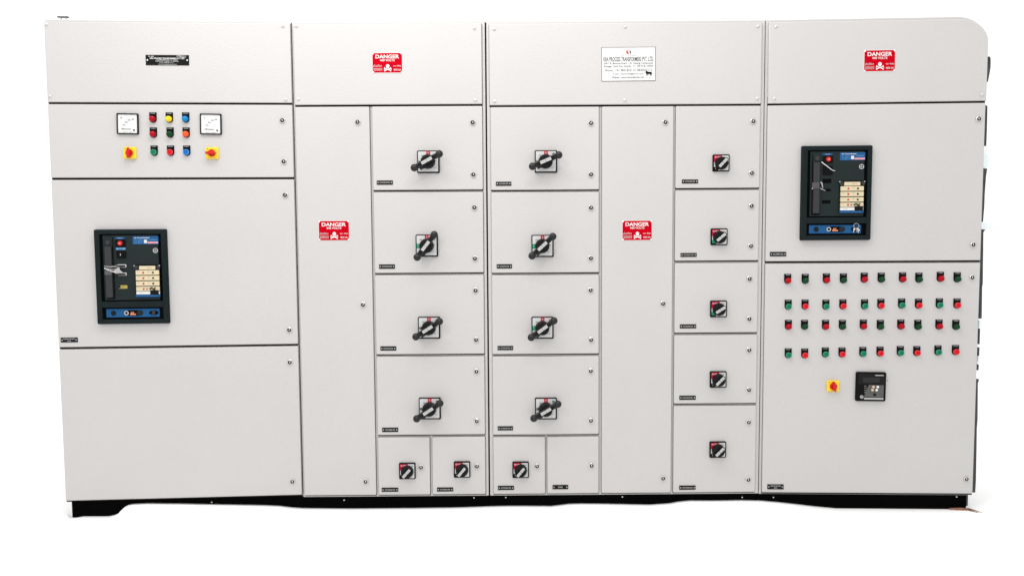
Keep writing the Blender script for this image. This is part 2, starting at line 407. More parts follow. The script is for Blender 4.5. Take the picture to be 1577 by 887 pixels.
# ------------------------------------------------------------------ engraved black nameplates
def nameplate(c, r, lines):
    cx, cz, w, h = rect(c, *r); b = MB()
    b.slab(0, 0, w, h, .0, -.0022, .0006, .0004, INK)
    for sx in (-1, 1): b.lathe([(.0028, -.002), (.0028, -.0034), (.0018, -.004)], PRINT, sx*(w/2-.0065), 0, n=10)
    if len(lines) == 1: b.text(lines[0], 0, 0, h*.32, -.0026, PRINT, width=w*(.62 if len(lines[0]) > 6 else .3), bold=.012)
    else:
        b.text(lines[0], 0, h*.2, h*.24, -.0026, PRINT, width=w*.66, bold=.012)
        b.text(lines[1], 0, -h*.2, h*.24, -.0026, PRINT, width=w*.2, bold=.012)
    b.build('nameplate', CAB[c], (cx, 0, cz))
nameplate('A', (93.7, 519.8, 119.9, 527), ['INCOMER FROM TRAFO', 'ACB'])
for r in ((580.3, 278.3, 605, 284.7), (583.9, 407.3, 608.3, 413.9), (585.9, 533.2, 610.3, 539.6), (588.6, 658.2, 613.2, 664.8), (587.9, 750.4, 613.4, 756.6), (673, 750, 698, 756.2)):
    nameplate('B', r, ['OUTGOING FDR'])
for r in ((763.7, 280.2, 787.4, 286.4), (765, 407, 788.5, 413.4), (766.3, 532.6, 790.2, 539), (766.5, 656, 790, 662.3), (766.8, 747.5, 791.7, 753.9)):
    nameplate('C', r, ['OUTGOING FDR'])
nameplate('C', (851, 746.2, 875, 752.7), ['SPARE'])
for r in ((1050.2, 276.8, 1075, 282.8), (1048, 389.7, 1072.8, 395.7), (1047, 499.4, 1072, 505.5), (1046.2, 609, 1071.3, 615.3), (1046, 747.1, 1071, 753.5)):
    nameplate('C', r, ['OUTGOING FDR'])
nameplate('D', (1185.7, 388, 1210.6, 394.8), ['INCOMER ACB'])
nameplate('D', (1181.7, 745.3, 1206.6, 752.9), ['CAPACITOR PANEL', 'APFC'])

# rating plate on the first cover
cx, cz, w, h = rect('A', 224.6, 85.4, 291.2, 101.2); b = MB()
b.slab(0, 0, w, h, 0, -.002, .001, .0004, INK); y = -.0024
b.text('SL. NO.', -w*.37, h*.36, h*.10, y, WHITE, width=w*.13, bold=.02)
b.text('DATE', w*.27, h*.40, h*.09, y, WHITE, width=w*.10, bold=.02)
b.text('03/2021', w*.36, h*.34, h*.22, y, PRINT, width=w*.14, bold=.01)
b.text('KRA PROCESS TRANSFORMERS PVT. LTD.', 0, h*.17, h*.13, y, WHITE, width=w*.80, bold=.03)
b.text('106/1 B, BENARAS ROAD, J. N. CASTING', -w*.01, h*.01, h*.09, y, WHITE, width=w*.50, bold=.02)
b.text('COMPOUND, HOWRAH - 711 108 (W.B.)', -w*.01, -h*.12, h*.09, y, WHITE, width=w*.53, bold=.02)
b.text('kratransfo@yahoo.com', -w*.02, -h*.25, h*.09, y, PRINT, width=w*.32, bold=.02)
b.text('www.kratransformer.com', 0, -h*.40, h*.09, y, PRINT, width=w*.42, bold=.02)
for sx in (-1, 1): b.lathe([(.0035, -.002), (.0032, -.0036)], WHITE, sx*w*.46, 0, n=12)
b.build('rating_plate', CAB['A'], (cx, 0, cz))

# danger signs
def bone(b, a, w, t, y):
    ca, sa = math.cos(a), math.sin(a)
    def R(x, z): return (x*ca-z*sa, x*sa+z*ca)
    p = [R(*q) for q in ((-w, -t), (w, -t), (w, t), (-w, t))]
    return p
def danger(c, r, rot=0):
    cx, cz, w, h = rect(c, *r); b = MB(); y = -.0022
    b.slab(0, 0, w, h, 0, -.0012, .004, .0003, WHITE)
    b.slab(0, 0, w*.975, h*.955, -.001, -.0018, .004, .0001, RED)
    for sx in (-1, 1):
        for sz in (-1, 1):
            b.lathe([(.0042, -.0012), (.0040, -.0026), (.002, -.0034)], WHITE, sx*(w*.485-.002), sz*(h*.47-.002), n=12)
    b.text('DANGER', 0, h*.305, h*.185, y, WHITE, width=w*.78, bold=.02)
    b.text('440 VOLTS', 0, h*.125, h*.105, y, WHITE, width=w*.48, bold=.012)
    b.text('होशियार', -w*.325, -h*.155, h*.135, y, PRINT, width=w*.29, bold=.0)
    b.text('सावधान', -w*.315, -h*.335, h*.135, y, PRINT, width=w*.29, bold=.0)
    b.text('४४० वोल्ट', w*.325, -h*.155, h*.10, y, WHITE, width=w*.26, bold=0)
    b.text('खतरा ४४०', w*.33, -h*.345, h*.09, y, WHITE, width=w*.25, bold=0)
    # skull and crossed bones
    sx0, sz0, R = 0.01*w, -h*.15, h*.085
    sk = [(sx0+R*math.cos(i*math.pi/10), sz0+R*.95*math.sin(i*math.pi/10)) for i in range(-1, 12)]
    sk = sk+[(sx0-R*.6, sz0-R*1.25), (sx0+R*.6, sz0-R*1.25)]
    b.add([(x, y, z) for x, z in sk], [tuple(range(len(sk)))], WHITE)
    for q in (-1, 1):
        ey = [(sx0+q*R*.38+R*.2*math.cos(i*math.pi/4), sz0+R*.02+R*.22*math.sin(i*math.pi/4)) for i in range(8)]
        b.add([(x, y-.0004, z) for x, z in ey], [tuple(range(8))], RED)
    for k, a in enumerate((D2R(20), D2R(-20))):
        Lh = h*.165; zc = sz0-R*2.0
        p = bone(b, a, Lh, h*.020, y); b.add([(x+sx0, y-.0002*k, z+zc) for x, z in p], [(0, 1, 2, 3)], WHITE)
        for s in (-1, 1):
            for t in (-1, 1):
                ex = sx0+s*Lh*math.cos(a)-t*h*.025*math.sin(a); ez = zc+s*Lh*math.sin(a)+t*h*.025
                b.add([(ex+h*.024*math.cos(i*math.pi/4), y-.0005-.0001*k, ez+h*.024*math.sin(i*math.pi/4)) for i in range(8)], [tuple(range(8))], WHITE)
    b.build('danger_sign', CAB[c], (cx, 0, cz)).rotation_euler = (0, rot, 0)
danger('B', (573.2, 81.6, 619.9, 113.2)); danger('B', (490.6, 339.8, 538.1, 370.8)); danger('C', (958, 339.4, 1004.2, 370.6), -.004); danger('D', (1330.3, 77.3, 1378.7, 110.9), -.003)

# company plate
cx, cz, w, h = rect('C', 926.4, 73.2, 1009.4, 125.6); b = MB(); y = -.0022
b.slab(0, 0, w, h, 0, -.0014, .001, .0003, INKG)
b.slab(0, 0, w-.005, h-.005, -.001, -.0019, .001, .0001, DIAL)
b.text('KRA PROCESS TRANSFORMERS PVT. LTD.', 0, h*.15, h*.125, y, INK, width=w*.93, bold=.012)
b.text('TRUST  OF  TRANSFORMERS', 0, h*.255, h*.022, y, INKG, width=w*.27)
b.text('106/1 B, Benaras Road, J. N. Casting Compound,', 0, h*.02, h*.075, y, INK, width=w*.91, bold=.01)
b.text('Dasnagar Check Post, Howrah - 711 108 (W.B.), INDIA', 0, -h*.065, h*.075, y, INK, width=w*.91, bold=.01)
b.text('Phone : +91 9831823113, 9830252113', 0, -h*.185, h*.07, y, INK, width=w*.86, bold=.008)
b.text('E-mail : kratransfo@yahoo.com', -w*.01, -h*.29, h*.06, y, INK, width=w*.56, bold=.01)
b.text('Website : www.kratransformer.com', -w*.01, -h*.385, h*.06, y, INK, width=w*.60, bold=.01)
for zz in (.085, -.125): b.box(-w*.455, w*.455, h*zz-.0003, h*zz+.0003, -.001, y, INKG)
# emblem: a split red and dark swirl
def arcband(r0, r1, a0, a1, ox, oz, n=12):
    o = [(ox+r1*math.cos(a0+(a1-a0)*i/n), oz+r1*math.sin(a0+(a1-a0)*i/n)) for i in range(n+1)]
    i_ = [(ox+r0*math.cos(a1-(a1-a0)*i/n), oz+r0*math.sin(a1-(a1-a0)*i/n)) for i in range(n+1)]
    return o, i_
def band(b, r0, r1, a0, a1, ox, oz, y, m, n=12):
    o, i_ = arcband(r0, r1, a0, a1, ox, oz, n); i_ = i_[::-1]
    vs = [(x, y, z) for x, z in o+i_]; k = n+1
    b.add(vs, [(i, i+1, k+i+1, k+i) for i in range(n)], m)
band(b, .002, .0095, D2R(110), D2R(300), -.002, h*.36, y, REDP)
band(b, .004, .0085, D2R(-60), D2R(80), .003, h*.345, y-.0002, INK)
band(b, .0088, .0105, D2R(60), D2R(200), 0, h*.36, y-.0003, ORANGE)
# black lion silhouette, walking left
L = [(-1, .25), (-.95, .62), (-.72, .78), (-.45, .66), (-.1, .5), (.45, .52), (.8, .42), (.98, .1), (1.05, -.35), (.95, -.35), (.86, .02), (.8, -.2), (.86, -.72), (.68, -.72), (.6, -.3),
     (.5, -.72), (.34, -.72), (.38, -.15), (-.1, -.2), (-.2, -.72), (-.38, -.72), (-.36, -.2), (-.5, -.25), (-.58, -.72), (-.76, -.72), (-.7, -.05), (-.9, .02)]
lx, lz, ls = w*.375, -h*.28, w*.062
vs = [(lx+a*ls, y, lz+q*ls*.95) for a, q in L]
from mathutils.geometry import tessellate_polygon
b.add(vs, [tuple(t) for t in tessellate_polygon([[Vector((v[0], v[2], 0)) for v in vs]])], INK)
b.text('MAKE IN INDIA', lx, -h*.40, h*.02, y, INKG, width=w*.10)
b.build('company_plate', CAB['C'], (cx, 0, cz)).rotation_euler = (0, -.006, 0)

# ------------------------------------------------------------------ lever operated load switches
S = .1025
pl = MB(); n_ = 3
pl.slab(0, 0, S, S, 0, -.009, .005, .0025, BLACK)
pl.slab(-.001, .001, S*.89, S*.89, -.008, -.0095, .003, 0, FACE)
pl.slab(0, S*.385, .017, .018, -.0094, -.0101, .0005, 0, REDP)
pl.text('O', 0, S*.40, .006, -.0104, WHITE, bold=.02); pl.text('OFF', 0, S*.33, .003, -.0104, WHITE)
pl.text('TRIP', -S*.27, S*.27, .004, -.0099, INK, bold=.02); pl.text('ON', S*.33, S*.05, .005, -.0099, INKG, bold=.02)
pl.text('RESET', S*.28, -S*.27, .0035, -.0099, INKG)
pl.lathe([(.006, -.009), (.006, -.0125), (.0045, -.0125)], INKG, S*.34, S*.33, 16)
pl_green = MB(); pl_green.__dict__.update({k: list(v) for k, v in pl.__dict__.items()})
pl_green.slab(-S*.385, -.001, .015, .020, -.0094, -.0101, .0005, 0, GREENP); pl_green.text('I', -S*.4, 0, .008, -.0104, WHITE, bold=.02)
pl.slab(-S*.385, -.001, .011, .011, -.0094, -.0101, .0005, 0, INK); pl.text('I', -S*.385, 0, .006, -.0104, WHITE, bold=.02)
def hubmesh():
    m = MB(); m.lathe([(.033, -.009), (.033, -.013), (.0305, -.016), (.0305, -.040), (.028, -.043), (.022, -.0445)], HUBM, n=40)
    for i in range(24):
        a = i*math.tau/24; m.slab(.0305*math.cos(a), .0305*math.sin(a), .0022, .0022, -.016, -.038, .0004, 0, HANDLE, 1)
    return m
LH = .0645
def gripmesh():
    m = MB()
    m.slab(0, 0, 2*LH, .023, -.040, -.062, .006, .004, HANDLE)
    m.slab(0, 0, .062, .017, -.060, -.0655, .002, .001, HUBM)
    for s in (-1, 1):
        m.slab(s*.0135, 0, .0255, .0135, -.063, -.0668, .001, .0006, GREYL)
        m.text('NAME', s*.0135, 0, .0055, -.0672, INKG, width=.018) if False else None
        m.box(s*.0135-.009, s*.0135+.009, -.0008, .0008, -.066, -.0671, INKG)
        m.slab(s*.038, 0, .014, .015, -.060, -.0632, .002, .001, HUBM)
        m.sphere((s*LH, -.055, 0), .0172, HANDLE, 22, 14)
    # padlock tab under the lower left end
    m.slab(-.036, -.014, .020, .012, -.018, -.045, .002, .001, HANDLE)
    return m
p_plate = proto(pl, 'load_switch'); p_plateg = proto(pl_green, 'load_switch')
hubo = hubmesh().build('hub'); gripo = gripmesh().build('lever')
def lever_switch(c, r, e1, e2, green=False):
    cx, cz, w, h = rect(c, *r, -.009)
    o = put(p_plateg if green else p_plate, CAB[c], cx, cz)
    hu = hubo.copy(); link(hu, o)
    a, b_ = at(c, *e1, -.055), at(c, *e2, -.055)
    ang = math.atan2(a[1]-b_[1], a[0]-b_[0])
    gr = gripo.copy(); link(gr, o); gr.location = ((a[0]+b_[0])/2-cx, 0, (a[1]+b_[1])/2-cz); gr.rotation_euler = (0, -ang, 0)
    hu.location = (gr.location.x*.6, 0, gr.location.z*.6); hu.rotation_euler = (0, -ang, 0)
for r, e1, e2, gflag in (((642.5, 232.2, 676.7, 266.6), (676, 237.5), (638.5, 258.3), False), ((640.3, 361.7, 674.3, 395.3), (668.3, 362), (642.8, 395.8), True),
                  ((644.3, 488.3, 677.2, 521.3), (676.5, 495.2), (640.7, 518.5), False), ((645.4, 612.6, 678.3, 645.6), (677, 621.3), (642.2, 644.3), False)):
    lever_switch('B', r, e1, e2, gflag)
for r, e1, e2, gflag in (((824.8, 232.4, 857, 265.6), (859.9, 239.3), (820.7, 256.2), False), ((819.3, 362.2, 852, 395.7), (850.7, 364.9), (820, 393.6), True),
                  ((819.3, 488.2, 852, 521.4), (852, 494.8), (819.2, 518.8), True), ((824.8, 612.7, 857, 645.7), (858.3, 622.6), (822.9, 643.6), False)):
    lever_switch('C', r, e1, e2, gflag)

# ------------------------------------------------------------------ small rotary switches
S2 = .0775
rs = MB(); rs.slab(0, 0, S2, S2, 0, -.0085, .005, .002, BLACK)
rs.slab(0, 0, S2*.86, S2*.86, -.008, -.009, .002, 0, FACE)
rs.slab(-S2*.195, S2*.305, S2*.47, S2*.25, -.0088, -.0096, .001, 0, REDP)
rs.slab(-S2*.33, S2*.12, S2*.2, S2*.14, -.0088, -.0096, .001, 0, REDP)
rs.text('O OFF', -S2*.22, S2*.34, .0065, -.0099, BLUEL if False else WHITE, width=.026, bold=.02)
rs.text('ON', S2*.31, S2*.31, .005, -.0095, INKG, bold=.02)
rs.slab(-S2*.3, -S2*.33, S2*.26, S2*.2, -.0088, -.0096, .001, 0, INK); rs.text('I', -S2*.33, -S2*.33, .006, -.0099, WHITE, bold=.02)
rsp = proto(rs, 'rotary_switch')
rsg_ = MB(); rsg_.__dict__.update({k: list(v) for k, v in rs.__dict__.items()})
rsg_.slab(-S2*.31, -S2*.27, S2*.24, S2*.2, -.0094, -.0100, .001, 0, GREENP); rsgp = proto(rsg_, 'rotary_switch')
kn = MB(); kn.lathe([(.030, -.009), (.030, -.012), (.0285, -.015), (.0275, -.030), (.0255, -.033)], HUBM, n=36)
kn.slab(0, 0, .058, .0165, -.030, -.044, .005, .003, HUBM)
for s in (-1, 1): kn.slab(s*.0128, 0, .0235, .0118, -.043, -.0462, .001, .0005, GREYL); kn.box(s*.0128-.007, s*.0128+.007, -.0007, .0007, -.0455, -.0466, INKG)
kno = kn.build('knob')
for c, r, a, gf in (('B', (614.8, 712.1, 639.7, 737.7), 48, 0), ('B', (699.4, 709.9, 723.8, 735.5), 50, 0), ('C', (789.9, 710.6, 813.7, 735.6), 50, 0),
                ('C', (1097.4, 238.2, 1123.7, 264.4), 46, 0), ('C', (1094.7, 352.2, 1120.4, 377.6), 40, 1), ('C', (1093.9, 463.1, 1119.6, 488.4), 32, 1),
                ('C', (1093.3, 571.4, 1119, 597.1), 45, 0), ('C', (1092.7, 679.2, 1118.4, 705.1), 45, 0)):
    cx, cz, w, h = rect(c, *r, -.006); o = put(rsgp if gf else rsp, CAB[c], cx, cz)
    k = kno.copy(); link(k, o); k.rotation_euler = (0, -D2R(a), 0); k.location = (0, 0, -.0015)

# ------------------------------------------------------------------ yellow selector switches
ys = MB(); ys.slab(0, 0, .054, .052, 0, -.011, .003, .002, YEL); ys.box(-.022, .022, -.0225, -.0215, -.01, -.0114, INKG)
ys.lathe([(.0026, -.010), (.0026, -.0118)], INKG, -.019, .019, 10); ys.text('I', .0, .0205, .004, -.0114, INKG, bold=.02); ys.text('II', .021, .004, .004, -.0114, INKG)
ysp = proto(ys, 'selector_switch')
yk = MB(); yk.lathe([(.0165, -.011), (.0165, -.018), (.015, -.020)], REDK, n=28)
pts = [(-.0045, -.024), (.0045, -.024), (.0075, -.012), (.0085, 0), (.007, .011), (.0, .024), (-.007, .011), (-.0085, 0), (-.0075, -.012)]
yk.rings([[(x, -.018, z) for x, z in pts], [(x*.85, -.034, z*.95) for x, z in pts], [(x*.5, -.037, z*.85) for x, z in pts]], REDK)
yko = yk.build('knob')
for c, r, a in (('A', (190.5, 227.4, 208.4, 244), 0), ('A', (317.4, 227.6, 335.1, 244.5), 90), ('D', (1275, 586.6, 1291.6, 603), 172)):
    cx, cz, w, h = rect(c, *r, -.011); o = put(ysp, CAB[c], cx, cz); k = yko.copy(); link(k, o); k.rotation_euler = (0, D2R(a), 0)

# ------------------------------------------------------------------ indicator lamps and push buttons
HW, HH = .0320, .0465
def holder(string):
    b = MB(); r = HW/2
    pts = [(-r, HH/2), (-r, -HH/2+r)]+[(r*math.cos(math.pi+i*math.pi/14), -HH/2+r+r*math.sin(math.pi+i*math.pi/14)) for i in range(1, 14)]+[(r, -HH/2+r), (r, HH/2)]
    k = .94
    b.rings([[(x, 0, z) for x, z in pts], [(x, -.0025, z) for x, z in pts], [(x*k, -.0035, z*k) for x, z in pts]], BLACK)
    b.text(string, 0, HH*.40, .0034, -.0039, PRINT, width=.020, bold=.02)
    b.lathe([(.0152, -.003), (.0152, -.007), (.0146, -.008)], BLACK, 0, -HH/2+r, 26)
    return b
CZ = -HH/2+HW/2
lens = {}; 
for k, m in LENS.items():
    b = MB(); b.lathe([(.0136, -.007), (.0136, -.012), (.0130, -.0165), (.0112, -.0205), (.0082, -.0235), (.004, -.025)], m, 0, CZ, 26)
    for i in range(3): 
        r0 = .0105-.003*i
        b.lathe([(r0, -.0205), (r0, -.0215-.0012*i), (r0-.001, -.0222-.0012*i)], m, 0, CZ, 24)
    lens[k] = b.build('lens')
caps = {}
for k, (m, m2) in BTN.items():
    b = MB(); b.lathe([(.0132, -.007), (.0132, -.0155), (.0122, -.0170), (.0094, -.0170), (.0090, -.0155)], m2, 0, CZ, 26, False)
    b.lathe([(.0091, -.012), (.0091, -.0158), (.006, -.0164)], m, 0, CZ, 24); caps[k] = b.build('button_cap')
lampL = proto(holder('TRIP'), 'indicator_lamp'); btnL = proto(holder('START'), 'push_button'); btnS = proto(holder('STOP'), 'push_button')
lampR = proto(holder('R-PHASE'), 'indicator_lamp')
def lamp(c, px, top, col, kind):
    x, z = at(c, px, top+7.7, -.004)
    if kind == 'lamp': o = put(lampL if c == 'D' else lampR, CAB[c], x, z, label='%s domed indicator lamp' % col); ch = lens[col].copy()
    else: o = put(btnS if col == 'red' else btnL, CAB[c], x, z, label='flat %s push button' % col); ch = caps[col].copy()
    link(ch, o)
    if kind == 'lamp': ch.rotation_euler = (0, 0, 0)
for (xs, top, cols, kind) in (((235.3, 260.6, 285.8), 173.7, ('red', 'yellow', 'blue'), 'lamp'), ((236, 261.8, 286.5), 196.9, ('red', 'green', 'orange'), 'lamp'),
                              ((237.2, 262.5, 287.4), 224.7, ('green', 'red', 'blue'), 'btn')):
    for px, col in zip(xs, cols): lamp('A', px, top, col, kind)
rows = [((201, 303, 426, 525, 646, 745, 869, 964, 1089, 1187), (83, 83, 80, 80, 76, 76, 74, 76, 71, 74), ('red', 'green'), 'lamp'),
        ((204, 302, 423, 522, 648, 743, 864, 962, 1083, 1186), (233, 232, 233, 231, 231, 228, 226, 227, 225, 226), ('green', 'red'), 'btn'),
        ((205, 299, 421, 519, 641, 740, 859, 958, 1081, 1179), (350, 350, 350, 350, 348, 350, 348, 350, 348, 350), ('red', 'green'), 'lamp'),
        ((204, 300, 420, 517, 638, 738, 856, 952, 1075, 1177), (515, 516, 510, 510, 507, 505, 502, 502, 498, 496), ('green', 'red'), 'btn')]
for xs, tops, cols, kind in rows:
    for i, (a, t) in enumerate(zip(xs, tops)): lamp('D', 1160+a/3.775, 400+t/3.775, cols[i % 2], kind)

# ------------------------------------------------------------------ panel meters
def meter(r, rot, nums, unit):
    cx, cz, w, h = rect('A', *r, -.008); b = MB()
    o_, i_ = rrect(w, h, .003, 4), rrect(w-.009, h-.009, .002, 4)
    b.ring(o_, i_, 0, -.010, BLACK, -.006); o = b.build('panel_meter', CAB['A'], (cx, 0, cz)); o.rotation_euler = (0, rot, 0)
    f = MB(); f.slab(0, 0, w-.008, h-.008, -.001, -.0065, .002, 0, DIAL); y = -.0070
    f.text(unit, -w*.29, h*.29, .010, y, INKG, bold=.01)
    px_, pz_ = w*.30, -h*.30
    f_pts = [(-.62, .03), (-.55, .30), (-.36, .52), (-.05, .66), (.06, .69)]
    band(f, w*.60, w*.604, D2R(95), D2R(178), px_, pz_, y, INKG, 20)
    for k, s in enumerate(nums):
        a = D2R(172-(k*19)); f.text(s, px_+w*.52*math.cos(a), pz_+w*.52*math.sin(a), .0062, y, INKG, bold=.02)
    for k in range(9):
        a = D2R(176-k*9.8)
        q = [(px_+w*rr*math.cos(a+da), y, pz_+w*rr*math.sin(a+da)) for rr, da in ((.60, -.003), (.63, -.003), (.63, .003), (.60, .003))]
        f.add(q, [(0, 1, 2, 3)], INKG)
    f.text('CLASS 1.5  96x96', -w*.02, -h*.40, .0042, y, INKG)
    f.build('dial_face', o)
    p = MB(); p.box(-w*.28, w*.16, -h*.255-.0008, -h*.255+.0008, -.0072, -.0082, INK); p.build('pointer', o)
    k = MB(); k.lathe([(.0035, -.0065), (.0035, -.0095), (.0025, -.0100)], INK, w*.30, -h*.30, 14); k.build('zero_screw', o)
meter((179.8, 175, 212.8, 207), .02, ('0', '100', '200', '300', '400'), 'A')
meter((308, 175.5, 340.8, 207.4), .015, ('0', '100', '200', '400', '500'), 'V')

# ------------------------------------------------------------------ air circuit breakers
def breaker(c, corners, kind):
    pts = [at(c, *p, -.02) for p in corners]      # TL TR BR BL
    cx = sum(p[0] for p in pts)/4; cz = sum(p[1] for p in pts)/4
    w = (pts[1][0]+pts[2][0]-pts[0][0]-pts[3][0])/2; h = (pts[0][1]+pts[3][1]*0+pts[1][1]-pts[2][1]-pts[3][1])/2
    U = lambda u: (u-.5)*w
    V = lambda v: (.5-v)*h
    def R(u0, v0, u1, v1): return ((U(u0)+U(u1))/2, (V(v0)+V(v1))/2, (u1-u0)*w, (v1-v0)*h)
    b = MB()
    # bezel with two windows: outer slab ring built from bars with bevelled profile
    a = R(.075, .045, .935, .765); l = R(.075, .815, .955, .955)
    b.slab(0, 0, w, h, 0, -.008, .006, .003, BRK)
    o_ = rrect(a[2]+.020, a[3]+.016, .008, 5, a[0], a[1]); i_ = rrect(a[2], a[3], .006, 5, a[0], a[1])
    O = rrect(w*.985, h*.985, .006, 5)
    # raised surround (frame bars)
    yt = -.022
    def bar(u0, v0, u1, v1): q = R(u0, v0, u1, v1); b.slab(*q, -.006, yt, .003, .003, BRK)
    bar(.008, .006, .992, .052); bar(.008, .048, .080, .994); bar(.928, .048, .992, .994); bar(.076, .757, .932, .822); bar(.076, .948, .932, .994)
    o = b.build('circuit_breaker', CAB[c], (cx, 0, cz))
    o['label'] = 'black air circuit breaker with cream trip unit and blue racking strip'
    rc = MB(); rc.slab(*a, -.0075, -.009, .004, 0, BRKD); rc.slab(*l, -.0075, -.009, .004, 0, BRKD); rc.build('recess', o)
    fs = MB(); q = R(.12, .062, .885, .745); fs.slab(*q, -.008, -.017, .004, .0015, BRKF)
    fs.build('fascia', o)
    y0 = -.0168
    ch = MB(); q = R(.148, .085, .262, .73); ch.slab(*q, y0, y0-.0012, .003, 0, BRKD)
    q = R(.158, .18, .248, .715); ch.slab(*q, y0, y0-.014, .004, .003, GRIPM); q = R(.150, .085, .262, .19); ch.slab(*q, y0, y0-.009, .004, .003, BRKF)
    ch.lathe([(.0105, y0-.008), (.0105, y0-.013), (.009, y0-.0145)], GRIPM, U(.205), V(.137), 22)
    ch.build('charging_handle', o)
    # off button and blue legends
    ob = MB(); q = R(.30, .105, .435, .185); ob.slab(*q, y0, y0-.005, .003, .001, BLACK)
    ob.lathe([(.0108, y0-.004), (.0108, y0-.010), (.009, y0-.012)], REDK, U(.368), V(.146), 22); ob.text('O', U(.368), V(.146), .007, y0-.0126, WHITE)
    ob.build('off_button', o)
    lg = MB()
    q = R(.292, .082, .43, .104); lg.slab(*q, y0, y0-.001, .0005, 0, BLUE); lg.text('PUSH OFF', q[0], q[1], .003, y0-.0014, WHITE, width=.02)
    if kind == 'A':
        q = R(.302, .193, .432, .214); lg.slab(*q, y0, y0-.001, .0005, 0, BLUEL); lg.text('PUSH ON', q[0], q[1], .003, y0-.0014, INK, width=.018)
        nb = MB(); q = R(.31, .226, .436, .305); nb.slab(*q, y0, y0-.005, .003, .001, BLACK); nb.lathe([(.0105, y0-.004), (.0105, y0-.009), (.009, y0-.011)], INK, q[0], q[1], 20)
        nb.text('I', q[0], q[1], .009, y0-.0115, WHITE, bold=.01); nb.build('on_button', o)
        wn = MB()
        for q in (R(.315, .368, .435, .40), R(.32, .455, .435, .485)): wn.slab(*q, y0, y0-.002, .002, .0005, GREYL); wn.slab(q[0]-.002, q[1]-.001, q[2]*.9, q[3]*.6, y0-.001, y0-.0026, .001, 0, BRKD)
        wn.build('indicator_window', o)
        ct = MB(); q = R(.322, .588, .438, .622); ct.slab(*q, y0, y0-.002, .001, 0, mat('brass_counter', (.35, .28, .06), .5)); ct.slab(q[0]-q[2]*.4, q[1]+.001, q[2]*.2, q[3]*.8, y0-.0015, y0-.003, .0005, 0, INK)
        ct.text('000124', q[0]+.002, q[1], .004, y0-.0026, INK, width=.018); ct.build('operations_counter', o)
    else:
        nb = MB(); q = R(.30, .215, .435, .31); nb.slab(*q, y0, y0-.004, .003, .001, BLACK); nb.build('on_button', o)
        wn = MB()
        for q in (R(.30, .35, .42, .395), R(.30, .455, .415, .48), R(.295, .575, .415, .61)): wn.slab(*q, y0, y0-.002, .002, .0005, BRKD)
        wn.build('indicator_window', o)
    lg.build('legend_strip', o)
    rl = MB(); q = R(.535, .075, .892, .158); rl.slab(*q, y0, y0-.0012, .001, 0, BLUE); yy = y0-.0016
    rl.text('Air Circuit Breaker', q[0]-q[2]*.13, q[1]+q[3]*.32, q[3]*.15, yy, WHITE, width=q[2]*.60, bold=.01)
    for k in range(3): rl.text(('Ue 415V', 'Ics 50kA', 'Icw 50kA 1s')[k], q[0]-q[2]*.27, q[1]+q[3]*(.04-.2*k), q[3]*.12, yy, BLUEL, width=q[2]*.32)
    rl.slab(q[0], q[1]-q[3]*.15, q[2]*.12, q[3]*.44, y0-.001, yy, .0005, 0, FACE)
    rl.text('1600A', q[0]+q[2]*.3, q[1]+q[3]*.05, q[3]*.15, yy, BLUEL, width=q[2]*.3)
    rl.slab(q[0]+q[2]*.28, q[1]-q[3]*.3, q[2]*.40, q[3]*.2, y0-.001, yy, .0005, 0, mat('pink_print', (.75, .35, .35), .5)); rl.text('IEC 60947-2', q[0]+q[2]*.28, q[1]-q[3]*.3, q[3]*.1, yy-.0003, REDP, width=q[2]*.34)
    rl.build('rating_label', o)
    em = MB(); ex, ez = U(.845), V(.225); band(em, .0085, .0112, 0, math.tau, ex, ez, y0-.0006, PRINT, 28)
    em.box(ex-.009, ex-.0005, ez-.001, ez+.001, y0, y0-.0008, PRINT); em.box(ex-.0008, ex+.0008, ez-.001, ez+.007, y0, y0-.0009, PRINT); em.box(ex+.001, ex+.0085, ez-.0015, ez+.0005, y0, y0-.0010, PRINT); em.box(ex-.002, ex-.0006, ez-.008, ez-.001, y0, y0-.0011, PRINT)
    em.build('emblem', o)
    # cream trip unit
    tu = MB(); u0, u1 = (.572, .893) if kind == 'A' else (.548, .872)
    q = R(u0-.012, .375, u1+.008, .715); tu.slab(*q, y0, y0-.004, .002, .0005, BRKD)
    rowsv = [(.386, .425), (.431, .480), (.489, .537), (.546, .595), (.604, .650), (.656, .684)]
    for k, (v0, v1) in enumerate(rowsv):
        q = R(u0+(.05 if k == 0 else 0), v0, u1-(.05 if k == 0 else 0), v1); tu.slab(*q, y0-.003, y0-.011, .001, .001, BEIGE if k < 5 else DIAL)
        y2 = y0-.0115
        if 1 <= k <= 4:
            tu.lathe([(.0042, y0-.010), (.0042, y0-.0125), (.003, y0-.013)], REDK, U(u0+.105), q[1], 12)
            if k < 4: tu.lathe([(.0042, y0-.010), (.0042, y0-.0125), (.003, y0-.013)], INK, U(u0+.24), q[1], 12)
            else:
                tu.lathe([(.0036, y0-.010), (.0036, y0-.0125)], INKG, U(u0+.15), q[1], 12); tu.lathe([(.0036, y0-.010), (.0036, y0-.0125)], INK, U(u0+.195), q[1], 12)
                tu.tube([(U(u0+.205), y0-.014, q[1]+.006), (U(u0+.235), y0-.016, q[1]+.001), (U(u0+.26), y0-.015, q[1]-.006)], .0026, INK, 8)
                tu.tube([(U(u0+.27), y0-.014, q[1]+.006), (U(u0+.245), y0-.016, q[1]-.003)], .0022, INK, 8)
            tu.text('I>%d  t' % k, U(u0+.04), q[1]+.003, .003, y2, INKG, width=.012); tu.text('xIn', U(u0+.18), q[1]+.003, .003, y2, INKG, width=.010)
        if k == 0: tu.text('TRIP UNIT', q[0]+.01, q[1], .003, y2, INKG, width=.022)
        if k == 5: tu.text('Ir In', U(u0+.07), q[1], .004, y2, INKG, width=.018)
